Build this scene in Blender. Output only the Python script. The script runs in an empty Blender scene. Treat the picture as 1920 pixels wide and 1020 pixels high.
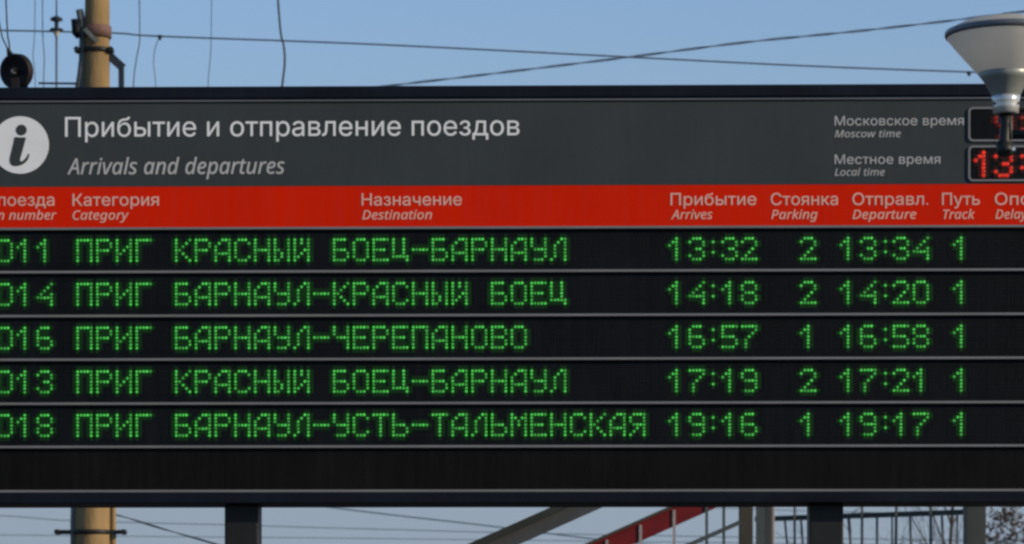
import bpy, bmesh, math, random
from mathutils import Vector, Matrix
from mathutils.geometry import delaunay_2d_cdt

random.seed(7)
S = bpy.context.scene
C = S.collection

# ------------------------------------------------------------------ camera
D = 12.0            # metres from the camera to the board
MPP = 0.002         # metres per photo pixel at the board
HZ = 1293.0         # photo row of the horizon (below the picture)
EYE = 1.6
cd = bpy.data.cameras.new('camera')
cam = bpy.data.objects.new('camera', cd)
C.objects.link(cam)
cam.location = (0, -D, EYE)
cam.rotation_euler = (math.radians(90), 0, 0)
cd.sensor_width = 36
cd.lens = 36 * D / (1920 * MPP)
cd.shift_y = (HZ - 510) / 1920
cd.clip_start = 0.1
cd.clip_end = 6000
cd.dof.use_dof = True
cd.dof.focus_distance = D
cd.dof.aperture_fstop = 9.0
S.camera = cam

# ------------------------------------------------------------------ light
SUN_EL = math.radians(22)
SUN_AZ = math.radians(113)      # clockwise from +Y (the viewing direction)
world = bpy.data.worlds.new('World')
S.world = world
world.use_nodes = True
wn = world.node_tree
bg = wn.nodes['Background']
sky = wn.nodes.new('ShaderNodeTexSky')
sky.sky_type = 'NISHITA'
sky.sun_disc = False
sky.sun_elevation = SUN_EL
sky.sun_rotation = SUN_AZ
sky.altitude = 200
sky.air_density = 1.0
sky.dust_density = 0.3
sky.ozone_density = 4.0
tcw = wn.nodes.new('ShaderNodeTexCoord')
sep = wn.nodes.new('ShaderNodeSeparateXYZ')
wn.links.new(tcw.outputs['Generated'], sep.inputs[0])
hz = wn.nodes.new('ShaderNodeMapRange')      # the grey-blue winter haze along the whole horizon
hz.interpolation_type = 'SMOOTHSTEP'
hz.inputs['From Min'].default_value = 0.05
hz.inputs['From Max'].default_value = 0.30
hz.inputs['To Min'].default_value = 1.0
hz.inputs['To Max'].default_value = 0.0
wn.links.new(sep.outputs['Z'], hz.inputs['Value'])
mx = wn.nodes.new('ShaderNodeMixRGB')
mx.inputs[2].default_value = (1.93, 2.39, 2.94, 1)
wn.links.new(hz.outputs[0], mx.inputs[0])
wn.links.new(sky.outputs[0], mx.inputs[1])
wn.links.new(mx.outputs[0], bg.inputs[0])
bg.inputs[1].default_value = 0.10
sd = bpy.data.lights.new('sun', 'SUN')
sun = bpy.data.objects.new('sun', sd)
C.objects.link(sun)
sdir = Vector((math.sin(SUN_AZ) * math.cos(SUN_EL), math.cos(SUN_AZ) * math.cos(SUN_EL), math.sin(SUN_EL)))
sun.rotation_euler = sdir.to_track_quat('Z', 'Y').to_euler()
sd.energy = 2.9
sd.color = (1.0, 0.80, 0.58)
sd.angle = math.radians(0.5)

S.view_settings.view_transform = 'Standard'
S.view_settings.look = 'None'
S.view_settings.gamma = 1
S.view_settings.use_curve_mapping = False
EXPO = 0.6
S.view_settings.exposure = EXPO
S.render.engine = 'CYCLES'
S.cycles.pixel_filter_type = 'BLACKMAN_HARRIS'
S.cycles.filter_width = 2.7


# ------------------------------------------------------------------ materials
def mat(name, col, rough=0.6, metal=0.0, spec=0.3, var=0.0, scale=8.0, bump=0.0, stretch=(1, 1, 1), dirt=None):
    m = bpy.data.materials.new(name)
    m.use_nodes = True
    nt = m.node_tree
    p = nt.nodes['Principled BSDF']
    p.inputs['Base Color'].default_value = (*col, 1)
    p.inputs['Roughness'].default_value = rough
    p.inputs['Metallic'].default_value = metal
    p.inputs['Specular IOR Level'].default_value = spec
    tc = nt.nodes.new('ShaderNodeTexCoord')
    mp = nt.nodes.new('ShaderNodeMapping')
    mp.inputs['Scale'].default_value = stretch
    nt.links.new(tc.outputs['Object'], mp.inputs[0])
    if var or dirt:
        n = nt.nodes.new('ShaderNodeTexNoise')
        n.inputs['Scale'].default_value = scale
        n.inputs['Detail'].default_value = 6
        nt.links.new(mp.outputs[0], n.inputs['Vector'])
        r = nt.nodes.new('ShaderNodeValToRGB')
        r.color_ramp.elements[0].position = 0.3
        r.color_ramp.elements[1].position = 0.72
        a = dirt if dirt else tuple(c * (1 - var) for c in col)
        b = tuple(min(1, c * (1 + var)) for c in col)
        r.color_ramp.elements[0].color = (*a, 1)
        r.color_ramp.elements[1].color = (*b, 1)
        nt.links.new(n.outputs[0], r.inputs[0])
        nt.links.new(r.outputs[0], p.inputs['Base Color'])
    if bump:
        n2 = nt.nodes.new('ShaderNodeTexNoise')
        n2.inputs['Scale'].default_value = scale * 6
        n2.inputs['Detail'].default_value = 4
        nt.links.new(mp.outputs[0], n2.inputs['Vector'])
        bp = nt.nodes.new('ShaderNodeBump')
        bp.inputs['Strength'].default_value = bump
        bp.inputs['Distance'].default_value = 0.01
        nt.links.new(n2.outputs[0], bp.inputs['Height'])
        nt.links.new(bp.outputs[0], p.inputs['Normal'])
    return m


def glow(name, col, strength, lo=0.5, scale=45):
    """emission for diodes and their painted halo; strength varies a little from place to place"""
    m = bpy.data.materials.new(name)
    m.use_nodes = True
    nt = m.node_tree
    p = nt.nodes['Principled BSDF']
    p.inputs['Base Color'].default_value = (0.003, 0.004, 0.003, 1)
    p.inputs['Roughness'].default_value = 0.5
    p.inputs['Specular IOR Level'].default_value = 0.2
    p.inputs['Emission Color'].default_value = (*col, 1)
    tc = nt.nodes.new('ShaderNodeTexCoord')
    n = nt.nodes.new('ShaderNodeTexNoise')
    n.inputs['Scale'].default_value = scale
    nt.links.new(tc.outputs['Object'], n.inputs['Vector'])
    mr = nt.nodes.new('ShaderNodeMapRange')
    mr.inputs['From Min'].default_value = 0.3
    mr.inputs['From Max'].default_value = 0.7
    mr.inputs['To Min'].default_value = strength * lo
    mr.inputs['To Max'].default_value = strength * (2 - lo)
    nt.links.new(n.outputs[0], mr.inputs[0])
    nt.links.new(mr.outputs[0], p.inputs['Emission Strength'])
    return m


M = dict(
    cabinet=mat('cabinet_paint', (0.006, 0.009, 0.016), 0.55, 0, 0.1, 0.35, 3, stretch=(1, 1, 3)),
    header=mat('header_film', (0.041, 0.052, 0.055), 0.6, 0, 0.08, 0.10, 2.2),
    band=mat('red_film', (0.62, 0.016, 0.002), 0.7, 0, 0.03, 0.06, 3.0),
    row=mat('matrix_face', (0.0052, 0.0072, 0.0092), 0.6, 0, 0.06, 0.25, 4.0),
    blank=mat('blank_face', (0.0058, 0.0062, 0.0064), 0.6, 0, 0.06, 0.2, 4.0),
    strip=mat('aluminium_strip', (0.19, 0.195, 0.195), 0.5, 0.2, 0.4, 0.12, 9.0, stretch=(.3, 1, 1)),
    white=mat('white_print', (0.74, 0.79, 0.80), 0.6, 0, 0.1, 0.05, 10),
    grey=mat('grey_print', (0.44, 0.46, 0.455), 0.6, 0, 0.1, 0.05, 10),
    dim=mat('small_grey_print', (0.40, 0.42, 0.415), 0.6, 0, 0.1, 0.05, 10),
    pale=mat('band_print', (0.72, 0.42, 0.35), 0.6, 0, 0.1, 0.05, 10),
    pale2=mat('band_small_print', (0.76, 0.40, 0.32), 0.6, 0, 0.1, 0.05, 10),
    black=mat('black_steel', (0.013, 0.015, 0.014), 0.5, 0, 0.3, 0.3, 6),
    wheelpaint=mat('oily_wheel', (0.012, 0.010, 0.011), 0.6, 0, 0.2, 0.4, 9),
    bare=mat('worn_black_steel', (0.03, 0.033, 0.034), 0.45, 0, 0.4, 0.4, 9),
    pole=mat('ochre_concrete', (0.245, 0.172, 0.082), 0.9, 0, 0.1, 0.28, 7, 0.5, stretch=(1, 1, .25)),
    pipe=mat('grey_pipe', (0.12, 0.14, 0.13), 0.6, 0.3, 0.3, 0.25, 9),
    rust=mat('rusty_collar', (0.14, 0.085, 0.07), 0.8, 0.1, 0.2, 0.35, 14),
    wire=mat('wire', (0.08, 0.12, 0.18), 0.6, 0.1, 0.3),
    wire_dark=mat('dark_cable', (0.018, 0.028, 0.040), 0.6, 0, 0.3),
    porcelain=mat('porcelain', (0.45, 0.42, 0.36), 0.3, 0, 0.5, 0.1, 12),
    shade=mat('frosted_plastic', (0.60, 0.60, 0.55), 0.35, 0, 0.5, 0.08, 8),
    reflector=mat('lamp_reflector', (0.24, 0.27, 0.25), 0.4, 0.2, 0.5, 0.1, 14),
    collar=mat('lamp_collar', (0.60, 0.62, 0.60), 0.22, 0.55, 0.5, 0.05, 12),
    cap=mat('lamp_cap', (0.13, 0.15, 0.17), 0.4, 0.3, 0.4, 0.2, 9),
    steelgreen=mat('green_grey_paint', (0.036, 0.046, 0.042), 0.6, 0, 0.3, 0.25, 5, stretch=(1, 1, .4)),
    steelbrown=mat('brown_grey_paint', (0.042, 0.041, 0.031), 0.6, 0, 0.3, 0.3, 5, stretch=(1, 1, .4)),
    beam=mat('grey_beam', (0.055, 0.063, 0.068), 0.6, 0.0, 0.3, 0.2, 6),
    beamdark=mat('dark_flange', (0.028, 0.034, 0.028), 0.6, 0.1, 0.3, 0.2, 6),
    redrail=mat('red_paint', (0.13, 0.006, 0.006), 0.5, 0, 0.3, 0.22, 6),
    baluster=mat('pale_baluster', (0.30, 0.27, 0.26), 0.5, 0.1, 0.3, 0.15, 8),
    rail=mat('dark_rail', (0.07, 0.085, 0.085), 0.5, 0.2, 0.3, 0.2, 8),
    tread=mat('concrete_tread', (0.26, 0.25, 0.24), 0.9, 0, 0.1, 0.2, 5, 0.4),
    asphalt=mat('asphalt', (0.07, 0.07, 0.07), 0.9, 0, 0.2, 0.3, 2.5, 0.5),
    earth=mat('dry_grass_ground', (0.10, 0.095, 0.05), 1.0, 0, 0.05, 0.4, 0.3, 0.4, dirt=(0.06, 0.06, 0.03)),
    kerb=mat('kerb_concrete', (0.32, 0.31, 0.29), 0.9, 0, 0.1, 0.15, 3, 0.3),
    bark=mat('bark', (0.05, 0.042, 0.036), 0.9, 0, 0.1, 0.35, 9, 0.5),
    leaf=mat('brown_leaves', (0.042, 0.030, 0.021), 0.8, 0, 0.1, 0.5, 5),
    led=glow('green_diode', (0.12, 1.0, 0.14), 0.31, 0.3),
    led_halo=glow('green_halo_glow', (0.0, 1.0, 0.0), 0.011, 0.7, 12),  # painted glow round the green diodes, put into emission
    red_led=glow('red_diode', (1.0, 0.035, 0.015), 0.40),
    red_low=glow('faint_red_diode', (1.0, 0.05, 0.03), 0.11),
    unlit=mat('unlit_diode', (0.010, 0.0125, 0.014), 0.5, 0, 0.1, 0.4, 60),
    red_halo=glow('red_halo_glow', (1.0, 0.03, 0.02), 0.010, 0.7, 12),  # the same painted glow round the clock digits
)

for key in ('header', 'band', 'row', 'blank', 'cabinet'):
    nt = M[key].node_tree
    pr = nt.nodes['Principled BSDF']
    src = pr.inputs['Base Color'].links[0].from_socket
    tc = nt.nodes.new('ShaderNodeTexCoord')
    mp = nt.nodes.new('ShaderNodeMapping')
    mp.inputs['Scale'].default_value = (9, 1, .7)
    n = nt.nodes.new('ShaderNodeTexNoise')
    n.inputs['Scale'].default_value = 3
    n.inputs['Detail'].default_value = 8
    n.inputs['Roughness'].default_value = .7
    mr = nt.nodes.new('ShaderNodeMapRange')
    mr.inputs['From Min'].default_value = .45
    mr.inputs['From Max'].default_value = .8
    mr.inputs['To Min'].default_value = 0
    mr.inputs['To Max'].default_value = .06 if key in ('header', 'band') else .035
    m2 = nt.nodes.new('ShaderNodeMixRGB')
    m2.inputs[2].default_value = (0.13, 0.14, 0.145, 1)
    nt.links.new(tc.outputs['Object'], mp.inputs[0])
    nt.links.new(mp.outputs[0], n.inputs['Vector'])
    nt.links.new(n.outputs[0], mr.inputs[0])
    nt.links.new(mr.outputs[0], m2.inputs[0])
    nt.links.new(src, m2.inputs[1])
    nt.links.new(m2.outputs[0], pr.inputs['Base Color'])

nt = M['shade'].node_tree
pr = nt.nodes['Principled BSDF']
tr_ = nt.nodes.new('ShaderNodeBsdfTranslucent')
tr_.inputs[0].default_value = (0.88, 0.87, 0.80, 1)
ms = nt.nodes.new('ShaderNodeMixShader')
ms.inputs[0].default_value = 0.55
nt.links.new(pr.outputs[0], ms.inputs[1])
nt.links.new(tr_.outputs[0], ms.inputs[2])
nt.links.new(ms.outputs[0], nt.nodes['Material Output'].inputs[0])

# ------------------------------------------------------------------ helpers
def at(px, py, Y):
    """photo pixel at a depth Y (metres behind the board plane) -> world point"""
    k = (D + Y) / D * MPP
    return Vector(((px - 960) * k, Y, EYE + (HZ - py) * k))


def ppm(Y):
    return (D + Y) / D * MPP


class MB:
    def __init__(self):
        self.bm = bmesh.new()
        self.mi = 0

    def box(self, x0, x1, y0, y1, z0, z1, bev=0.0):
        r = bmesh.ops.create_cube(self.bm, size=1)
        vs = r['verts']
        for v in vs:
            v.co = Vector((x0 + (v.co.x + .5) * (x1 - x0), y0 + (v.co.y + .5) * (y1 - y0), z0 + (v.co.z + .5) * (z1 - z0)))
        fs = {f for v in vs for f in v.link_faces}
        for f in fs:
            f.material_index = self.mi
        if bev:
            es = list({e for v in vs for e in v.link_edges})
            rr = bmesh.ops.bevel(self.bm, geom=es, offset=bev, segments=2, affect='EDGES', profile=0.5)
            for f in rr['faces']:
                f.material_index = self.mi
        return self

    def bar(self, a, b, w, h, up=Vector((0, 0, 1))):
        """rectangular bar from a to b, w across, h along up"""
        a, b = Vector(a), Vector(b)
        d = (b - a).normalized()
        s = d.cross(up)
        if s.length < 1e-4:
            s = Vector((1, 0, 0))
        s.normalize()
        u = s.cross(d).normalized()
        q = []
        for p in (a, b):
            for i, j in ((-1, -1), (1, -1), (1, 1), (-1, 1)):
                q.append(self.bm.verts.new(p + s * i * w / 2 + u * j * h / 2))
        for f in ((3, 2, 1, 0), (4, 5, 6, 7), (0, 1, 5, 4), (1, 2, 6, 5), (2, 3, 7, 6), (3, 0, 4, 7)):
            self.bm.faces.new([q[i] for i in f]).material_index = self.mi
        return self

    def tube(self, pts, r, n=8, caps=True):
        pts = [Vector(p) for p in pts]
        rs = r if isinstance(r, (list, tuple)) else [r] * len(pts)
        rings = []
        prev = None
        for i, p in enumerate(pts):
            d = (pts[min(i + 1, len(pts) - 1)] - pts[max(i - 1, 0)]).normalized()
            if prev is None:
                ref = Vector((0, 0, 1)) if abs(d.z) < .9 else Vector((1, 0, 0))
                s = d.cross(ref).normalized()
            else:
                s = (prev - d * prev.dot(d)).normalized()
            prev = s
            t = d.cross(s)
            rings.append([self.bm.verts.new(p + (s * math.cos(6.28318 * k / n) + t * math.sin(6.28318 * k / n)) * rs[i]) for k in range(n)])
        for a, b in zip(rings, rings[1:]):
            for k in range(n):
                f = self.bm.faces.new((a[k], a[(k + 1) % n], b[(k + 1) % n], b[k]))
                f.material_index = self.mi
                f.smooth = n > 4
        if caps and n > 2:
            self.bm.faces.new(rings[0][::-1]).material_index = self.mi
            self.bm.faces.new(rings[-1]).material_index = self.mi
        return self

    def lathe(self, prof, origin=(0, 0, 0), axis='Z', n=40, cap0=False, cap1=False):
        o = Vector(origin)
        rings = []
        for r, z in prof:
            ring = []
            for k in range(n):
                a = 2 * math.pi * k / n
                if axis == 'Z':
                    v = Vector((r * math.cos(a), r * math.sin(a), z))
                else:
                    v = Vector((r * math.cos(a), z, r * math.sin(a)))
                ring.append(self.bm.verts.new(o + v))
            rings.append(ring)
        for a, b in zip(rings, rings[1:]):
            for k in range(n):
                f = self.bm.faces.new((a[k], a[(k + 1) % n], b[(k + 1) % n], b[k]))
                f.smooth = True
                f.material_index = self.mi
        if cap0:
            self.bm.faces.new(rings[0][::-1])
        if cap1:
            self.bm.faces.new(rings[-1])
        return self

    def prism(self, poly, y0, y1):
        """polygon in x,z extruded from y0 to y1"""
        a = [self.bm.verts.new((x, y0, z)) for x, z in poly]
        b = [self.bm.verts.new((x, y1, z)) for x, z in poly]
        n = len(poly)
        self.bm.faces.new(a).material_index = self.mi
        self.bm.faces.new(b[::-1]).material_index = self.mi
        for k in range(n):
            self.bm.faces.new((a[k], b[k], b[(k + 1) % n], a[(k + 1) % n])).material_index = self.mi
        return self

    def mesh(self, name):
        me = bpy.data.meshes.new(name)
        bmesh.ops.recalc_face_normals(self.bm, faces=self.bm.faces[:])
        self.bm.to_mesh(me)
        self.bm.free()
        return me

    def build(self, name, m, parent=None):
        me = self.mesh(name)
        for k in (m if isinstance(m, (list, tuple)) else [m]):
            me.materials.append(M[k])
        o = bpy.data.objects.new(name, me)
        C.objects.link(o)
        if parent:
            o.parent = parent
        return o


def tag(o, label=None, cat=None, group=None, kind=None):
    for k, v in (('label', label), ('category', cat), ('group', group), ('kind', kind)):
        if v:
            o[k] = v
    return o


def empty(name, loc=(0, 0, 0), rz=0):
    o = bpy.data.objects.new(name, None)
    C.objects.link(o)
    o.location = loc
    o.rotation_euler = (0, 0, rz)
    return o


def smooth_path(pts, n=6, closed=False):
    out = []
    m = len(pts)
    rng = range(m) if closed else range(m - 1)
    for i in rng:
        g = (lambda j: pts[j % m]) if closed else (lambda j: pts[max(0, min(m - 1, j))])
        p0, p1, p2, p3 = (Vector(g(i - 1)), Vector(g(i)), Vector(g(i + 1)), Vector(g(i + 2)))
        for k in range(n):
            t = k / n
            out.append(.5 * ((2 * p1) + (p2 - p0) * t + (2 * p0 - 5 * p1 + 4 * p2 - p3) * t * t + (3 * p1 - p0 - 3 * p2 + p3) * t ** 3))
    if not closed:
        out.append(Vector(pts[-1]))
    return out


# ------------------------------------------------------------------ the setting
g = MB()
g.bm.faces.new([g.bm.verts.new(p) for p in ((-3000, -3000, -1.1), (3000, -3000, -1.1), (3000, 3000, -1.1), (-3000, 3000, -1.1))])
tag(g.build('ground', 'earth'), kind='structure')
tag(MB().box(-60, 60, -30, 16, -1.15, 0, ).build('platform', 'asphalt'), kind='structure')
tag(MB().box(-60, 60, 15.7, 16.3, -1.12, 0.12).build('platform_kerb', 'kerb'), kind='structure')

# ------------------------------------------------------------------ the board
YAW = math.radians(1.15)
board = empty('departure_board', (0, 0, 0), -YAW)
tag(board, 'large black information board with green train rows and red title band, on two black posts', 'departure board')


def U(px):
    k = (px - 960) * MPP / D
    return k * D / (math.cos(YAW) + k * math.sin(YAW))


def V(py):
    return EYE + (HZ - py) * MPP


def UV(px, py):
    u = U(px)
    y = -u * math.sin(YAW)
    return u, EYE + (HZ - py) * MPP * (D + y) / D


L, R = U(-116), U(2116)
# the cabinet: back box, top and bottom beams, two end plates
MB().box(L, R, 0.03, 0.26, V(938), V(166), .004).build('cabinet', 'cabinet', board)
MB().box(L - .01, R + .01, -0.015, 0.275, V(184), V(161.3), .004).build('top_beam', 'cabinet', board)
MB().box(L - .01, R + .01, -0.015, 0.275, V(943.6), V(924), .004).build('bottom_beam', 'cabinet', board)
for s in (L, R):
    MB().box(s - .012, s + .012, -0.018, 0.278, V(924) + .001, V(184) - .001, .003).build('end_plate', 'cabinet', board)
for px in (450, 1551.5):
    p = MB().box(U(px) - .064, U(px) + .064, 0.05, 0.19, 0.01, V(943.6) - .001, .006).build('post', 'black', board)
    MB().box(U(px) - .14, U(px) + .14, -.02, .26, .0, .02, .002).build('base_plate', 'black', p)
for px, w in ((250, 5), (290, 11), (735, 8)):
    MB().box(U(px) - w * .002, U(px) + w * .002, .06, .10, V(161.3) + .001, V(158), .001).build('lifting_lug', 'cabinet', board)

YF = 0.0    # front of the panels
header = MB().box(L + .013, R - .013, YF, .029, V(347.5), V(189.5)).build('header_panel', 'header', board)
band = MB().box(L + .013, R - .013, YF - .001, .029, V(424), V(348)).build('title_band', 'band', board)
ROWB = [427, 508.3, 591, 673, 755.8, 837, 920.3]
rows = []
for i in range(6):
    r = MB().box(L + .013, R - .013, YF + .006, .029, V(ROWB[i + 1] - 2.6), V(ROWB[i] + 2.6)).build('display_row' if i < 5 else 'blank_row', 'row' if i < 5 else 'blank', board)
    rows.append(r)
for y, h in [(187, 2.0)] + [(y, 2.3) for y in ROWB]:
    MB().box(L + .013, R - .013, YF - .007, .0285, V(y + h), V(y - h), .001).build('divider_strip', 'strip', board)


def outline(body, shear):
    """the closed outlines of one line of type, at a size of ten units"""
    cu = bpy.data.curves.new('type', 'FONT')
    body = body.replace('ɑ', 'a')
    if shear:       # the slanted plain sans comes from the mathematical letters of the built-in font
        body = ''.join(chr(0x1D608 + ord(c) - 65) if 'A' <= c <= 'Z' else chr(0x1D622 + ord(c) - 97) if 'a' <= c <= 'z' else c for c in body)
    cu.body = body
    cu.size = 10
    cu.resolution_u = 4
    cu.fill_mode = 'NONE'
    ob = bpy.data.objects.new('type', cu)
    C.objects.link(ob)
    bpy.context.view_layer.update()
    me = bpy.data.meshes.new_from_object(ob.evaluated_get(bpy.context.evaluated_depsgraph_get()))
    bpy.data.objects.remove(ob)
    nxt = {e.vertices[0]: e.vertices[1] for e in me.edges}
    if len(nxt) != len(me.edges) or set(nxt) != set(nxt.values()):     # edges not all stored head to tail
        nb = {}
        for e in me.edges:
            a, b = e.vertices
            nb.setdefault(a, []).append(b)
            nb.setdefault(b, []).append(a)
        nxt = {}
        seen = set()
        for st in sorted(nb):
            if st in seen:
                continue
            cur, prev = st, None
            while cur not in seen:
                seen.add(cur)
                opts = sorted(q for q in nb[cur] if q != prev)
                if prev is None and cur + 1 in opts:
                    q = cur + 1
                else:
                    q = opts[0]
                nxt[cur] = q
                prev, cur = cur, q
    loops, seen = [], set()
    for st in sorted(nxt):
        if st in seen:
            continue
        lp, cur = [], st
        while cur not in seen:
            seen.add(cur)
            lp.append(me.vertices[cur].co.xy.copy())
            cur = nxt[cur]
        if len(lp) > 2:
            loops.append(lp)
    bpy.data.meshes.remove(me)
    return loops


def area(lp):
    return sum(lp[i].x * lp[(i + 1) % len(lp)].y - lp[(i + 1) % len(lp)].x * lp[i].y for i in range(len(lp))) / 2


def embolden(lp, d):
    n = len(lp)
    out = []
    for i in range(n):
        e1 = (lp[i] - lp[i - 1])
        e2 = (lp[(i + 1) % n] - lp[i])
        if e1.length < 1e-6 or e2.length < 1e-6:
            out.append(lp[i])
            continue
        n1, n2 = Vector((e1.y, -e1.x)).normalized(), Vector((e2.y, -e2.x)).normalized()
        b = n1 + n2
        if b.length < .3:
            out.append(lp[i])
            continue
        b.normalize()
        out.append(lp[i] + b * d / max(.5, b.dot(n1)))
    return out


def fill(loops):
    vs, es = [], []
    for lp in loops:
        o = len(vs)
        vs += lp
        es += [(o + i, o + (i + 1) % len(lp)) for i in range(len(lp))]
    r = delaunay_2d_cdt(vs, es, [], 0, 1e-5)
    out = []
    for f in r[2]:
        c = sum((r[0][i] for i in f), Vector((0, 0))) / len(f)
        w = 0
        for a, b in es:
            p, q = vs[a], vs[b]
            if (p.y <= c.y) != (q.y <= c.y):
                if p.x + (c.y - p.y) / (q.y - p.y) * (q.x - p.x) > c.x:
                    w += 1 if q.y > p.y else -1
        if w:
            out.append(f)
    return r[0], out


def text(s, x0, x1, base, cap, m, parent, name, shear=0.0, bold=0.0, yoff=0.0):
    """one printed line, a part for each word; x0..x1 are its ends in photo pixels, base its baseline row, cap its capital height"""
    loops = outline(s, shear)
    cyr = any(ord(c) > 1000 for c in s)
    sc = cap * MPP / (7.28 if cyr else 7.14 if shear else 6.86)
    if sum(area(l) for l in loops) < 0:
        loops = [l[::-1] for l in loops]
    if bold:
        loops = [embolden(l, bold * MPP / sc) for l in loops]
    a = min(p.x for l in loops for p in l)
    b = max(p.x for l in loops for p in l)
    u0, v0 = UV(x0, base)
    u1, _ = UV(x1, base)
    k = (u1 - u0) / (b - a)
    groups = []
    for l in sorted(loops, key=lambda q: min(p.x for p in q)):
        lo_, hi_ = min(p.x for p in l), max(p.x for p in l)
        if groups and lo_ - groups[-1][1] < 1.5:
            groups[-1][0].append(l)
            groups[-1][1] = max(groups[-1][1], hi_)
        else:
            groups.append([[l], hi_])
    for ls, _ in groups:
        vs, fs = fill(ls)
        me = bpy.data.meshes.new(name)
        me.from_pydata([(u0 + (p.x - a) * k, YF - .0012 + yoff, v0 + p.y * sc) for p in vs], [], [tuple(f) for f in fs])
        me.materials.append(M[m])
        o = bpy.data.objects.new(name, me)
        C.objects.link(o)
        o.parent = parent


text('Прибытие и отправление поездов', 122, 974, 256.5, 37, 'white', header, 'heading_word', bold=.1)
text('Arrivals and departures', 126, 534, 326.8, 29.5, 'grey', header, 'heading_word', shear=.2, bold=.35)
text('Московское время', 1565, 1807, 235.3, 17.5, 'grey', header, 'caption_word', bold=.05)
text('Moscow time', 1565, 1689, 257.5, 13.2, 'dim', header, 'caption_word', shear=.2, bold=.2)
text('Местное время', 1565, 1763, 307.5, 17.5, 'grey', header, 'caption_word', bold=.05)
text('Local time', 1565, 1659, 329.5, 13.5, 'dim', header, 'caption_word', shear=.2, bold=.2)

TB = [('№ поезда', -48, 102, 'Train number', -47, 106), ('Категория', 136, 298, 'Cɑtegory', 136, 242),
      ('Назначение', 678, 866, 'Destinɑtion', 679, 810), ('Прибытие', 1257, 1418, 'Arrives', 1258, 1336),
      ('Стоянка', 1445, 1571, 'Pɑrking', 1446, 1533), ('Отправл.', 1598, 1740, 'Depɑrture', 1598, 1718),
      ('Путь', 1766, 1837, 'Trɑck', 1768, 1828), ('Опоздание', 1865, 2055, 'Delɑy', 1866, 1927)]
for ru, a, b, en, c, d in TB:
    sl = -1.6 * ((a + b) / 2 - 100) / 1700
    text(ru, a, b, 386 + sl, 22.5, 'pale', band, 'title_word', bold=.2, yoff=-.001)
    text(en, c, d, 412 + sl, 16.8, 'pale2', band, 'subtitle_word', shear=.2, bold=.3, yoff=-.001)

# the round information mark
iu, iv = UV(38, 272)
mark = MB().lathe([(54 * MPP, 0), (54 * MPP, .0015)], (iu, YF - .0016, iv), 'Y', 72, True, True).build('information_mark', 'white', header)


def zi(p):
    return (p[0] / 3.4286 - 38) * MPP + iu, (272 - (170 + p[1] / 3.4286)) * MPP + iv


body = [(95, 300), (130, 301), (166, 303), (160, 332), (142, 400), (131, 438), (134, 455), (150, 450), (170, 430), (183, 407), (190, 414),
        (178, 446), (155, 470), (128, 482), (100, 486), (76, 479), (64, 460), (63, 436), (72, 396), (84, 348), (90, 322)]
pts = [zi(p) for p in body]
mb = MB()
mb.prism([tuple(p[:2]) for p in smooth_path([(a, b, 0) for a, b in pts], 3, True)], YF - .0026, YF - .0017)
du, dv = zi((138, 253))
mb.lathe([(10.2 * MPP, 0), (10.2 * MPP, .0009)], (du, YF - .0026, dv), 'Y', 36, True, True)
mb.build('letter', 'header', mark)

FONT = {
    '0': '.111. 1...1 1...1 1...1 1...1 1...1 .111.', '1': '..1.. .11.. 1.1.. ..1.. ..1.. ..1.. ..1..',
    '2': '.111. 1...1 ....1 ...1. ..1.. .1... 11111', '3': '.111. 1...1 ....1 ..11. ....1 1...1 .111.',
    '4': '....1 ...1. ..1.. .1..1 11111 ....1 ....1', '5': '11111 1.... 1.... 1111. ....1 ....1 1111.',
    '6': '.111. 1.... 1.... 1111. 1...1 1...1 .111.', '7': '11111 ....1 ...1. ..1.. .1... .1... .1...',
    '8': '.111. 1...1 1...1 .111. 1...1 1...1 .111.', '9': '.111. 1...1 1...1 .1111 ....1 ....1 .111.',
    ':': '..... ..1.. ..... ..... ..1.. ..... .....', '-': '..... ..... ..... 11111 ..... ..... .....',
    'П': '11111 1...1 1...1 1...1 1...1 1...1 1...1', 'Р': '1111. 1...1 1...1 1111. 1.... 1.... 1....',
    'И': '1...1 1...1 1..11 1.1.1 11..1 1...1 1...1', 'Г': '11111 1.... 1.... 1.... 1.... 1.... 1....',
    'К': '1...1 1..1. 1.1.. 11... 1.1.. 1..1. 1...1', 'А': '..111 .1..1 1...1 1...1 11111 1...1 1...1',
    'С': '.111. 1...1 1.... 1.... 1.... 1...1 .111.', 'Н': '1...1 1...1 1...1 11111 1...1 1...1 1...1',
    'Ы': '1...1 1...1 1...1 11..1 1.1.1 1.1.1 11..1', 'Й': '1.1.1 1.1.1 1...1 1..11 1.1.1 11..1 1...1',
    'Б': '1111. 1.... 1.... 1111. 1...1 1...1 1111.', 'О': '.111. 1...1 1...1 1...1 1...1 1...1 .111.',
    'Е': '11111 1.... 1.... 1111. 1.... 1.... 11111', 'Ц': '1..1. 1..1. 1..1. 1..1. 1..1. 11111 ....1',
    'У': '1...1 1...1 1...1 .1111 ....1 ....1 .111.', 'Л': '...11 ..1.1 .1..1 .1..1 .1..1 .1..1 1...1',
    'Ч': '1...1 1...1 1...1 .1111 ....1 ....1 ....1', 'Т': '11111 ..1.. ..1.. ..1.. ..1.. ..1.. ..1..',
    'Ь': '1.... 1.... 1.... 1111. 1...1 1...1 1111.', 'М': '1...1 11.11 1.1.1 1.1.1 1...1 1...1 1...1',
    'В': '1111. 1...1 1...1 1111. 1...1 1...1 1111.', 'Я': '.1111 1...1 1...1 .1111 ..1.1 .1..1 1...1',
}
CACHE = {}


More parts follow.
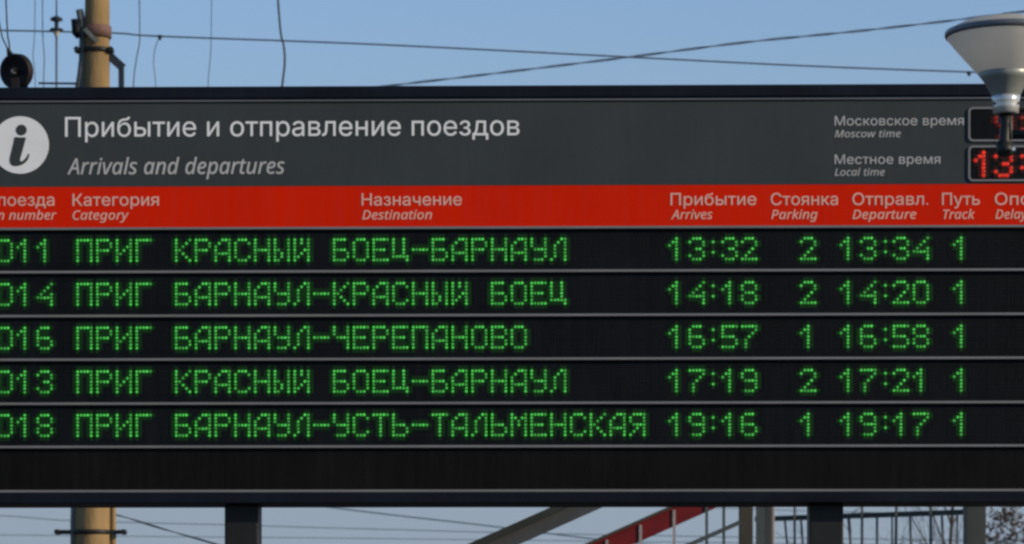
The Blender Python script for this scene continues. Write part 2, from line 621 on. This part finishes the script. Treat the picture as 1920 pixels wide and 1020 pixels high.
def glyph_mesh(ch, pitch, rad, mats):
    key = (ch, pitch, mats)
    if key in CACHE:
        return CACHE[key]
    rowsb = FONT[ch].split()
    lit = {(c, r) for r in range(7) for c in range(5) if rowsb[r][c] == '1'}
    mb = MB()
    q = pitch * MPP
    mb.mi = 1
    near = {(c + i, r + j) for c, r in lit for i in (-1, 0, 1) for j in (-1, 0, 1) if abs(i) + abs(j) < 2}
    for c, r in near:       # painted halo: faintly emitting cells under and beside the lit diodes
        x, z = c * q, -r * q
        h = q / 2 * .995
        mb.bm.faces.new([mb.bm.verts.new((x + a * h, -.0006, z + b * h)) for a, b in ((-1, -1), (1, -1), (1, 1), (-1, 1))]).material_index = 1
    mb.mi = 0
    n = 8
    for c, r in lit:        # a low domed diode each
        x, z = c * q, -r * q
        rr = rad * q
        o = [mb.bm.verts.new((x + rr * math.cos(2 * math.pi * k / n), -.0012, z + rr * math.sin(2 * math.pi * k / n))) for k in range(n)]
        i_ = [mb.bm.verts.new((x + .6 * rr * math.cos(2 * math.pi * k / n), -.0026, z + .6 * rr * math.sin(2 * math.pi * k / n))) for k in range(n)]
        mb.bm.faces.new(i_)
        for k in range(n):
            mb.bm.faces.new((o[k], o[(k + 1) % n], i_[(k + 1) % n], i_[k]))
    me = mb.mesh('led_character')
    for m in mats:
        me.materials.append(M[m])
    CACHE[key] = me
    return me


def put_glyph(ch, px, py_c, pitch, parent, name='led_character', mats=('led', 'led_halo'), y=None, rad=.40):
    me = glyph_mesh(ch, pitch, rad, mats)
    o = bpy.data.objects.new(name, me)
    C.objects.link(o)
    o.parent = parent
    o.location = (U(px), YF + .006 if y is None else y, V(py_c))
    return o


PIT = 6.4
TOPS = [448, 530.3, 612.6, 694.9, 777.0]
DATA = [('011', 'КРАСНЫЙ БОЕЦ-БАРНАУЛ', '13:32', '2', '13:34', '1'),
        ('014', 'БАРНАУЛ-КРАСНЫЙ БОЕЦ', '14:18', '2', '14:20', '1'),
        ('016', 'БАРНАУЛ-ЧЕРЕПАНОВО', '16:57', '1', '16:58', '1'),
        ('013', 'КРАСНЫЙ БОЕЦ-БАРНАУЛ', '17:19', '2', '17:21', '1'),
        ('018', 'БАРНАУЛ-УСТЬ-ТАЛЬМЕНСКАЯ', '19:16', '1', '19:17', '1')]
for i, (num, dest, arr, park, dep, track) in enumerate(DATA):
    items = [(c, -4.2 + 37.4 * k) for k, c in enumerate(num)]
    items += [(c, 145.2 + 37 * k) for k, c in enumerate('ПРИГ')]
    items += [(c, 330.2 + 37.04 * k) for k, c in enumerate(dest) if c != ' ']
    items += list(zip(arr, (1255.6, 1293.6, 1337.2 - 2 * PIT, 1355.3, 1392)))
    items += [(park, 1502.7)]
    items += list(zip(dep, (1577.4, 1615.2, 1660.4 - 2 * PIT, 1676.6, 1714)))
    items += [(track, 1789.6)]
    for ch, px in items:
        put_glyph(ch, px, TOPS[i], PIT, rows[i])


# the dark diodes between the lit ones, in their five by seven modules
for i in range(5):
    mb = MB()
    skip = set()
    for o in rows[i].children:
        for v in o.data.vertices:
            skip.add((round((v.co.x + o.location.x) / (PIT * MPP * .5)), round((v.co.z + o.location.z) / (PIT * MPP * .5))))
    rr = .30 * PIT * MPP
    cell = 0
    x = -116 + 8
    while x < 2110:
        for c in range(5):
            for r in range(7):
                u, v = U(x + c * PIT), V(TOPS[i] + r * PIT)
                key = (round(u / (PIT * MPP * .5)), round(v / (PIT * MPP * .5)))
                if any((key[0] + a, key[1] + b) in skip for a in (-1, 0, 1) for b in (-1, 0, 1)):
                    continue
                mb.bm.faces.new([mb.bm.verts.new((u + rr * math.cos(t), YF + .0052, v + rr * math.sin(t))) for t in (0, 1.2566, 2.5133, 3.7699, 5.0265)])
        x += 37.05
    mb.build('unlit_diodes', 'unlit', rows[i])['kind'] = 'stuff'

# the two clock windows
def rrect(x0, x1, z0, z1, r, n=6):
    out = []
    for cx, cz, a0 in ((x1 - r, z1 - r, 0), (x0 + r, z1 - r, 90), (x0 + r, z0 + r, 180), (x1 - r, z0 + r, 270)):
        for k in range(n + 1):
            a = math.radians(a0 + 90 * k / n)
            out.append((cx + r * math.cos(a), cz + r * math.sin(a)))
    return out


for (t, b, txt) in ((206, 267, (('9', 1867.5), (':', 1902))), (278, 341.5, (('1', 1829.5), ('3', 1867), (':', 1902)))):
    x0, x1, z0, z1 = U(1817), U(2042), V(b), V(t)
    face = MB().prism(rrect(x0, x1, z0, z1, .016), YF - .002, YF - .0005).build('clock_window', 'row', header)
    mb = MB()
    o_, i_ = rrect(x0 - .0035, x1 + .0035, z0 - .0035, z1 + .0035, .018), rrect(x0 + .004, x1 - .004, z0 + .004, z1 - .004, .012)
    n = len(o_)
    va = [[mb.bm.verts.new((x, y, z)) for x, z in pl] for pl, y in ((o_, YF - .0004), (o_, YF - .006), (i_, YF - .006), (i_, YF - .0022))]
    for p, q in zip(va, va[1:]):
        for k in range(n):
            mb.bm.faces.new((p[k], p[(k + 1) % n], q[(k + 1) % n], q[k]))
    mb.build('clock_frame', 'strip', header)
    for ch, px in txt:
        put_glyph(ch, px, t + 11.5, 7.1, header, 'clock_digit', ('red_led' if t > 250 else 'red_low', 'red_halo'), y=YF - .0026, rad=.55)

# ------------------------------------------------------------------ the lamp in front of the board, top right
LY = -2.5
k = ppm(LY)
ax = at(1886, 213, LY)
lamp = empty('street_lamp', (at(2030, 0, LY).x, LY, 0))
tag(lamp, 'cone shaped lamp with frosted shade widening upwards, before the top right of the board', 'street lamp')
lo = Vector((ax.x - lamp.location.x, 0, 0))


def lz(py):
    return EYE + (HZ - py) * k


def LP(px, py):
    return Vector(((px - 960) * k - lamp.location.x, 0, lz(py)))


def ring(prof):
    return [(r * k, lz(y)) for r, y in prof]


MB().lathe(ring([(38, 153), (44, 146), (54, 136), (76, 111), (96, 88), (110, 70), (112, 64)]), lo, n=64).build('shade', 'shade', lamp)
MB().lathe(ring([(26, 182), (29, 174), (37, 159), (43, 150), (52.5, 137.5), (48, 136), (30, 160), (24, 182)]), lo, n=48).build('reflector', 'reflector', lamp)
MB().lathe(ring([(21, 214), (24, 212), (24.5, 200), (25, 190), (27, 181), (23, 180), (20, 200)]), lo, n=48, cap0=True).build('collar', 'collar', lamp)
MB().lathe(ring([(110, 71), (112.5, 69), (114, 66), (114, 60), (112, 58), (110, 60), (109.5, 68)]), lo, n=64).build('rim', 'cap', lamp)
MB().lathe(ring([(111, 59), (100, 52), (80, 43), (50, 36), (20, 33), (6, 32)]), lo, n=64, cap1=True).build('cover', 'shade', lamp)
MB().lathe(ring([(8, 31), (8, 26), (3, 24)]), lo, n=20, cap0=True, cap1=True).build('finial', 'cap', lamp)
for q in range(3):
    a = math.radians(35 + 120 * q)
    c_ = lo + Vector((math.cos(a) * 25.5 * k, -math.sin(a) * 25.5 * k, lz(196)))
    MB().tube([c_, c_ + Vector((math.cos(a), -math.sin(a), 0)) * 3 * k], 2.2 * k, 8).build('screw', 'bare', lamp)
MB().lathe(ring([(10, 180), (13, 172), (14, 120), (12, 90), (6, 80)]), lo, n=20, cap1=True).build('bulb', 'porcelain', lamp)
br = MB()
br.tube([LP(1885, 213), LP(1886, 235), LP(1884, 262), LP(1884, 275)], [12 * k, 10 * k, 11 * k, 16 * k], 12)
br.tube([LP(1884, 270), LP(1885, 292)], [17 * k, 14 * k], 14)
br.tube([LP(1886, 252), LP(1960, 252), LP(2005, 266), LP(2028, 290)], 9 * k, 10)
br.tube([LP(1900, 205), LP(1960, 207), LP(2030, 214)], 5 * k, 8)
br.build('bracket', 'black', lamp)
MB().tube([LP(1897, 283) + Vector((0, -16 * k, 0)), LP(1897, 283) + Vector((0, -24 * k, 0))], 3.6 * k, 10).build('screw', 'collar', lamp)
MB().tube([LP(1894, 222) + Vector((0, -9 * k, 0)), LP(1895, 262) + Vector((0, -9 * k, 0))], 1.8 * k, 6).build('cable', 'pipe', lamp)
MB().tube([(0, 0, 0), (0, 0, .8), (0, 0, .82), (0, 0, lz(170))], [.055, .055, .035, .032], 20).build('lamp_post', 'black', lamp)

# ------------------------------------------------------------------ the ochre pole behind the board, left
PY = 12.0
k = ppm(PY)
pole = empty('utility_pole', (at(176, 0, PY).x, PY, 0))
tag(pole, 'ochre concrete pole with clamps and side pipe, rising behind the left part of the board', 'pole')


def PP(px, py, dy=0.0):
    p = at(px, py, PY)
    return Vector((p.x - pole.location.x, dy, p.z))


top_z = PP(0, -420).z
n_seg = 14
pts, rr = [], []
for i in range(n_seg + 1):
    z = -1.1 + (top_z + 1.1) * i / n_seg
    py = HZ - (z - EYE) / k
    cx = 181.5 - (py - 100) * 0.0085
    pts.append(Vector(((cx - 176) * k, 0, z)))
    rr.append((24 + (py - 100) * 0.0115) * k)
MB().tube(pts, rr, 32).build('shaft', 'pole', pole)
MB().tube([PP(139, 1200, -.03), PP(140, 980, -.03), PP(152, 400, -.03), PP(156, 90, -.03), PP(157, 60, -.03), PP(150, 20, -.03)], 7 * k, 12).build('side_pipe', 'pipe', pole)
MB().tube([PP(213, 1200, -.02), PP(213, 980, -.02), PP(213, 800, -.02), PP(207, 600, -.02)], 5.5 * k, 12).build('side_pipe', 'pole', pole)


def clamp(py, x0, x1, cx, r):
    c = MB()
    z = PP(0, py).z
    c.lathe([(r * k, z - 4 * k), (r * k + .012, z - 4 * k), (r * k + .012, z + 4 * k), (r * k, z + 4 * k)], (PP(cx, 0).x, 0, 0), n=28)
    c.bar(PP(x0, py, -.03), PP(cx - r, py, -.03), 7 * k, 8 * k)
    c.bar(PP(cx + r, py, -.03), PP(x1, py, -.03), 7 * k, 8 * k)
    o = c.build('clamp', 'black', pole)
    for x, s in ((x0, 1), (x1, -1)):
        MB().tube([PP(x + s * 5, py, -.08), PP(x + s * 5, py, .02)], 5.5 * k, 6).build('bolt', 'black', o)


clamp(95.5, 141, 214, 182, 24)
clamp(998, 104, 238, 173, 34)
# collar and bracket near the top
z = PP(0, 62).z
MB().lathe([(25 * k, z - 10 * k), (27 * k, z - 10 * k), (27 * k, z + 12 * k), (25 * k, z + 12 * k)], (PP(182, 0).x, 0, 0), n=28).build('collar', 'rust', pole)
MB().tube([PP(145, 40, -.06), PP(145, 66, -.06), PP(149, 74, -.06)], [10 * k, 8 * k, 4 * k], 10).build('junction_box', 'cabinet', pole)
MB().bar(PP(163, 60, -.115), PP(186, 84, -.115), .02, 8 * k).build('strap', 'pipe', pole)
ar = MB()
ar.bar(PP(198, 98), PP(230, 127), .05, 15 * k)
ar.bar(PP(227.5, 120), PP(227.5, 260), 8 * k, .04, up=Vector((1, 0, 0)))
ar.build('bracket_arm', 'wire_dark', pole)
MB().bar(PP(72, 156), PP(165, 157), .02, 3.2 * k).build('stay_rod', 'wire_dark', pole)
MB().tube([PP(153, 118, -.05), PP(151, 140, -.06), PP(147, 165, -.06), PP(140, 230, -.05)], 4 * k, 8).build('cable', 'wire_dark', pole)

# ------------------------------------------------------------------ wheel at the top left, over the board
WY = 6.0
k = ppm(WY)
c0 = at(31, 134, WY)
wheel = empty('tension_wheel', (c0.x, WY, c0.z))
tag(wheel, 'dark round pulley wheel with pale hub hanging on thin wires at upper left', 'pulley')
wheel.rotation_euler = (math.radians(8), math.radians(14), math.radians(-22))
MB().lathe([(4 * k, -.016), (22 * k, -.013), (27 * k, -.024), (31.5 * k, -.026), (33 * k, -.02), (29 * k, -.006), (29 * k, .006), (33 * k, .02), (31.5 * k, .026), (27 * k, .024), (22 * k, .013), (4 * k, .016)], n=48, axis='Y').build('rim', 'wheelpaint', wheel)
MB().lathe([(0.1 * k, -.042), (4 * k, -.04), (5 * k, -.03), (5 * k, .03)], n=20, axis='Y', cap0=True).build('hub', 'porcelain', wheel)
sup = empty('wheel_support', at(31, 190, WY))
tag(sup, 'black hanger fork holding the round wheel at the upper left corner', 'bracket')


def SP(px, py, dy=0):
    return at(px, py, WY) - sup.location + Vector((0, dy, 0))


f = MB()
f.bar(SP(32, 150, .09), SP(34, 330, .09), 30 * k, .05, up=Vector((0, 1, 0)))
f.bar(SP(33, 152, -.09), SP(34, 330, -.09), 14 * k, .03, up=Vector((0, 1, 0)))
f.tube([SP(31, 134, -.085), SP(31, 134, .1)], 3 * k, 10)
f.build('fork', 'wheelpaint', sup)
f = MB()
f.tube([SP(31, 134, .09), SP(20, 108, .09), SP(16, 98, .05), SP(15, 92, 0)], [6 * k, 6 * k, 6 * k, 3 * k], 8)
f.build('hook', 'black', sup)

# ------------------------------------------------------------------ wires
def wire(path, Y, rad, m, label, name='overhead_wire', n=5, beads=False, r_n=6):
    pts = smooth_path([at(x, y, Y) for x, y in path], n)
    o0 = pts[0].copy()
    mb = MB()
    if beads:       # two strands twisted round each other
        tot = 0
        fine = []
        for a, b in zip(pts, pts[1:]):
            m_ = max(1, int((b - a).length / .06))
            fine += [a.lerp(b, i / m_) for i in range(m_)]
        fine.append(pts[-1])
        for ph in (0, math.pi):
            q = []
            for i, p in enumerate(fine):
                a = i * .55 + ph
                q.append(p - o0 + Vector((0, math.cos(a), math.sin(a))) * rad * .7)
            mb.tube(q, rad * .62, 5)
    else:
        mb.tube([p - o0 for p in pts], rad, r_n)
    o = mb.build(name, m)
    o.location = o0
    return tag(o, label, 'wire', 'wires in the sky round the board')


wire([(-300, 53), (0, 57), (215, 62), (300, 68), (700, 83), (1180, 107), (1500, 123), (1820, 135), (2300, 150)], 14, 1.7 * ppm(14), 'wire', 'long thin wire sloping down to the right across the sky above the board')
wire([(300, 215), (700, 164.5), (900, 141), (1180, 107), (1400, 79), (1640, 55), (1900, 24), (2300, -30)], 18, 1.9 * ppm(18), 'wire', 'twisted cable rising to the right across the sky above the board', beads=True)
for x, s in ((300, 70), (1817, 138)):
    p = at(x, s, 14)
    kk = ppm(14)
    o = MB().tube([(0, 0, 4 * kk), (0, 0, 0), (0, 0, -5 * kk)], [4.5 * kk, 4 * kk, 1.5 * kk], 8).build('wire_clamp', 'wire_dark')
    o.location = p
    tag(o, 'small dark clamp on the long wire, left, above the heading' if x < 900 else 'small dark clamp on the long wire beside the lamp shade', 'clamp', 'clamps on the long wire')
VW = [([(66, -30), (65, 60), (62, 105), (66, 150), (68, 300)], .9, 'wire', 'faint wavy hanging wire just right of the round wheel'),
      ([(80, -30), (80, 60), (83, 105), (82, 150), (79, 300)], 1.1, 'wire', 'second hanging wire right of the round wheel, beside the insulator rod'),
      ([(261, -30), (262, 60), (261, 85), (256, 110), (250, 165), (248, 300)], 1.3, 'wire', 'hanging wire with a slight kink, first one right of the ochre pole'),
      ([(298, 72), (291, 90), (288, 120), (292, 165), (290, 300)], .9, 'wire', 'faint hanging wire dropping from the small clamp right of the pole'),
      ([(397, -30), (396, 60), (395, 100), (390, 165), (389, 300)], .9, 'wire', 'faint single hanging wire between the pole and the curved cable'),
      ([(519, -30), (526, 58), (532, 85), (534, 115), (531, 145), (527, 180), (515, 300)], 2.2, 'wire_dark', 'thick bowed cable hanging right of the other drop wires')]
for path, w, m, lab in VW:
    wire(path, 14, w * ppm(14), m, lab)
wire([(-14, -30), (2, 60), (11, 84), (17, 98)], WY, 1.6 * ppm(WY), 'wire_dark', 'slanting wire holding the round wheel, left strand')
wire([(10, -30), (14, 60), (17, 80), (18, 98)], WY, 1.6 * ppm(WY), 'wire_dark', 'steeper wire holding the round wheel, right strand')
wire([(-300, 960), (0, 967), (130, 976), (420, 984), (700, 992), (1200, 1004), (2300, 1020)], 40, .9 * ppm(40), 'wire', 'faint far wire under the board, upper one by the foot of the pole')
wire([(-300, 1002), (0, 1003), (300, 1006), (900, 1012), (2300, 1030)], 40, .8 * ppm(40), 'wire', 'faint far wire under the board, near the bottom edge left')
wire([(150, 950), (228, 968), (300, 990), (400, 1019), (500, 1050)], 12.4, 1.6 * ppm(12), 'wire_dark', 'twisted dark cable running down right from the pole under the board', beads=True)
wire([(500, 936), (570, 945), (740, 966), (900, 984), (1100, 1009), (1300, 1030)], 30, 1.5 * ppm(30), 'wire', 'thin wire falling to the right under the middle of the board')
wire([(700, 925), (1300, 950), (1600, 960), (2300, 975)], 45, .8 * ppm(45), 'wire', 'faint far wire seen through the landing railing')

# suspended insulator
IY = 14
k = ppm(IY)
ins = empty('insulator', at(106, 60, IY))
tag(ins, 'bell shaped insulator on a thin rod between the round wheel and the pole', 'insulator')
MB().lathe([(3 * k, 8 * k), (12 * k, 6 * k), (13 * k, 2.5 * k), (8 * k, 1.5 * k)], n=24, cap0=True).build('dark_shed', 'wire_dark', ins)
MB().lathe([(8 * k, 1.4 * k), (6 * k, -2 * k), (3.4 * k, -6 * k), (2.8 * k, -10 * k)], n=24, cap1=True).build('cone', 'porcelain', ins)
MB().lathe([(3 * k, 30 * k), (11 * k, 26 * k), (12 * k, 22 * k), (4 * k, 19 * k), (4 * k, 9 * k)], n=24, cap0=True).build('upper_shed', 'wire_dark', ins)
MB().tube([(0, 0, -8 * k), (0, 0, -240 * k)], 2.2 * k, 8).build('rod', 'wire', ins)
MB().tube([(0, 0, 28 * k), (0, 0, 120 * k)], 1.5 * k, 8).build('hanger', 'wire', ins)

# ------------------------------------------------------------------ the stairs and landing behind, lower right
fb = empty('footbridge_stairs', (at(1400, 0, 10).x, 10, 0))
tag(fb, 'steel stairs with grey beam, red rail and landing railing, under the board at right', 'stairs')


def FP(px, py, Y):
    return at(px, py, Y) - fb.location


SL = 0.445


def sloped(px0, py0, Y, dx0, dx1):
    a = FP(px0, py0, Y)
    return a + Vector((dx0, 0, SL * dx0)), a + Vector((dx1, 0, SL * dx1))


NY, FY = 6.5, 10.5
k = ppm(NY)
# near grey beam: a channel with a dark top flange
a, b = sloped(1108, 943.5, NY, -5.2, 1.1)
MB().bar(a, b, .06, 31 * k).build('near_beam', 'beam', fb)
a, b = sloped(1069, 943, NY, -5.2, 1.1)
MB().bar(a, b, .16, 13 * k).build('near_beam_flange', 'beamdark', fb)
k = ppm(FY)
a, b = sloped(1322, 943, FY, -5.4, .55)
MB().bar(a, b, .05, 33 * k).build('red_rail', 'redrail', fb)
a, b = sloped(1276, 943, FY, -5.4, .55)
MB().bar(a, b, .12, 5 * k).build('rail_cap', 'steelbrown', fb)
a, b = sloped(1387, 979.5, FY - .1, -5.4, .0)
MB().bar(a, b, .04, 8 * k).build('lower_rail', 'rail', fb)
x0 = FP(1276, 943, FY)
for i, px in enumerate([1138 - 62.5 * j for j in range(14, 0, -1)] + [1138, 1201, 1264, 1325, 1357]):
    p = FP(px, 0, FY - .031)
    zt = x0.z + (p.x - x0.x) * SL - .03
    if px > 1300:
        zt += .2
    MB().bar((p.x, p.y, zt), (p.x, p.y, max(-.0, zt - 1.25)), .020, .009, up=Vector((0, 1, 0))).build('baluster', 'baluster' if px < 1300 else 'rail', fb)
# stringers, treads under the picture
for Y, px in ((NY, 1069), (FY, 1276)):
    a, b = sloped(px, 943, Y, -5.2, 1.1)
    off = Vector((0, 0, -1.35))
    MB().bar(a + off, b + off, .08, .28).build('stringer', 'beam', fb)
    for j in range(7):
        t = j / 6
        q = a.lerp(b, t)
        if Y == NY and j != 5:
            MB().bar(q + Vector((0, 0, -.05)), q + off, .05, .05, up=Vector((0, 1, 0))).build('rail_post', 'rail', fb)
a, b = sloped(1069, 943, NY, -5.0, 1.0)
N = 20
for i in range(N):
    q = a.lerp(b, i / (N - 1)) + Vector((0, 0, -1.32))
    MB().box(q.x - .16, q.x + .16, NY - 10 + .05, FY - 10 - .05, q.z - .025, q.z + .025).build('tread', 'tread', fb)
# landing deck and columns
zl = b.z - 1.3
MB().box(b.x + .1, 5.6, NY - 10 - .1, 4.8, zl - .16, zl).build('landing_deck', 'tread', fb)


def column(px0, px1, Y, m, topy, dep=.1):
    a, b = FP(px0, 943, Y), FP(px1, 943, Y)
    zt = FP(0, topy, Y).z
    return MB().box(a.x, b.x, a.y, a.y + dep, 0, zt, .004).build('column', m, fb)


column(1387, 1412, 10.8, 'steelbrown', 600, .12)
column(1424, 1447, 11.6, 'steelgreen', 620, .12)
column(1447.6, 1452.5, 11.7, 'baluster', 640, .04)
column(1811.5, 1849, 10.8, 'steelgreen', 600, .16)
k = ppm(14)
ra, rb = FP(1418, 973.5, 14.6), FP(1830, 959.5, 13.4)
MB().bar(ra, rb, .05, 9.5 * k).build('landing_rail', 'steelgreen', fb)


def on_rail(px):
    t = (px - 1418) / (1830 - 1418)
    return ra.lerp(rb, t), 14.6 - 1.2 * t


for px, lean, w, up_ in ((1473, 6, 4.5, 0), (1492, 0, 5, 1), (1504, 5, 5, 0), (1594, 6, 5, 0), (1620, 0, 5.5, 1), (1648, 0, 5, 0), (1676, 0, 3.5, 0), (1685, -1, 6, 1),
                         (1709, 2, 5, 0), (1747, 0, 6.5, 1), (1767, 3, 5, 0), (1530, 0, 5, 0), (1556, 0, 5, 1), (1795, 0, 4, 0)):
    q, Yq = on_rail(px)
    kk = ppm(Yq)
    top = q + Vector((0, -.04, (150 * kk if up_ else -3 * kk)))
    bot = Vector((q.x + lean * kk * 4, q.y - .04, zl))
    MB().bar(top, bot, w * kk * .8, .03, up=Vector((0, 1, 0))).build('railing_bar', 'rail', fb)

# ------------------------------------------------------------------ bare tree at the lower right
def tree(px, Y, H, seed, label, leaves):
    rnd = random.Random(seed)
    base = Vector((at(px, 0, Y).x, Y, -1.1))
    t = empty('tree', base)
    tag(t, label, 'tree', 'trees behind the footbridge')
    tr, br, tw, lf = MB(), MB(), MB(), MB()

    def grow(p, d, ln, r, lev):
        if leaves and math.hypot(p.x, p.y) > .55:
            return
        n = 5
        pts, rs = [p], [r]
        for i in range(n):
            d = (d + Vector((rnd.uniform(-1, 1), rnd.uniform(-1, 1), rnd.uniform(-.5, .8))) * (.10 + .07 * lev)).normalized()
            p = p + d * ln / n
            pts.append(p)
            rs.append(r * (1 - .55 * (i + 1) / n))
        if not (leaves and math.hypot(p.x, p.y) > .85):
            (tr if lev == 0 else br if lev < 3 else tw).tube(pts, rs, (10, 7, 5, 4, 3)[min(lev, 4)], caps=False)
        if lev >= 4:
            if leaves:
                for _ in range(leaves):
                    q = pts[rnd.randint(1, n)] + Vector([rnd.gauss(0, .05) for _ in range(3)])
                    if math.hypot(q.x, q.y) > .72 + rnd.gauss(0, .06):
                        continue
                    s = rnd.uniform(.014, .032)
                    a1 = Vector([rnd.gauss(0, 1) for _ in range(3)]).normalized()
                    a2 = a1.orthogonal().normalized()
                    lf.bm.faces.new([lf.bm.verts.new(q + a1 * s), lf.bm.verts.new(q + a2 * s * .5), lf.bm.verts.new(q - a1 * s), lf.bm.verts.new(q - a2 * s * .5)])
            return
        for i in range(((9, 6, 5, 5) if not leaves else (13, 7, 6, 6))[lev]):
            j = rnd.randint(2 if lev else 1, n)
            ax = d.orthogonal().normalized()
            ax.rotate(Matrix.Rotation(rnd.uniform(0, 6.28), 3, d))
            nd = (d * rnd.uniform(.5, 1.0) + ax * rnd.uniform(.5, 1.0) + Vector((0, 0, .15))).normalized()
            grow(pts[j], nd, ln * (rnd.uniform(.26, .35) if leaves and lev == 0 else rnd.uniform(.45, .66)), rs[j] * rnd.uniform(.5, .68), lev + 1)

    grow(Vector((0, 0, 0)), Vector((0, 0, 1)), H * .55, H * .018, 0)
    tr.build('trunk', 'bark', t)
    br.build('branches', 'bark', t)
    o = tw.build('twigs', 'bark', t)
    o['kind'] = 'stuff'
    if leaves:
        o = lf.build('leaves', 'leaf', t)
        o['kind'] = 'stuff'


tree(1940, 20, 6.9, 3, 'bushy tree with brown leaves at the lower right corner, right of the last column', 22)
tree(1790, 34, 7.5, 11, 'bare grey twigged tree seen through the landing railing', 0)
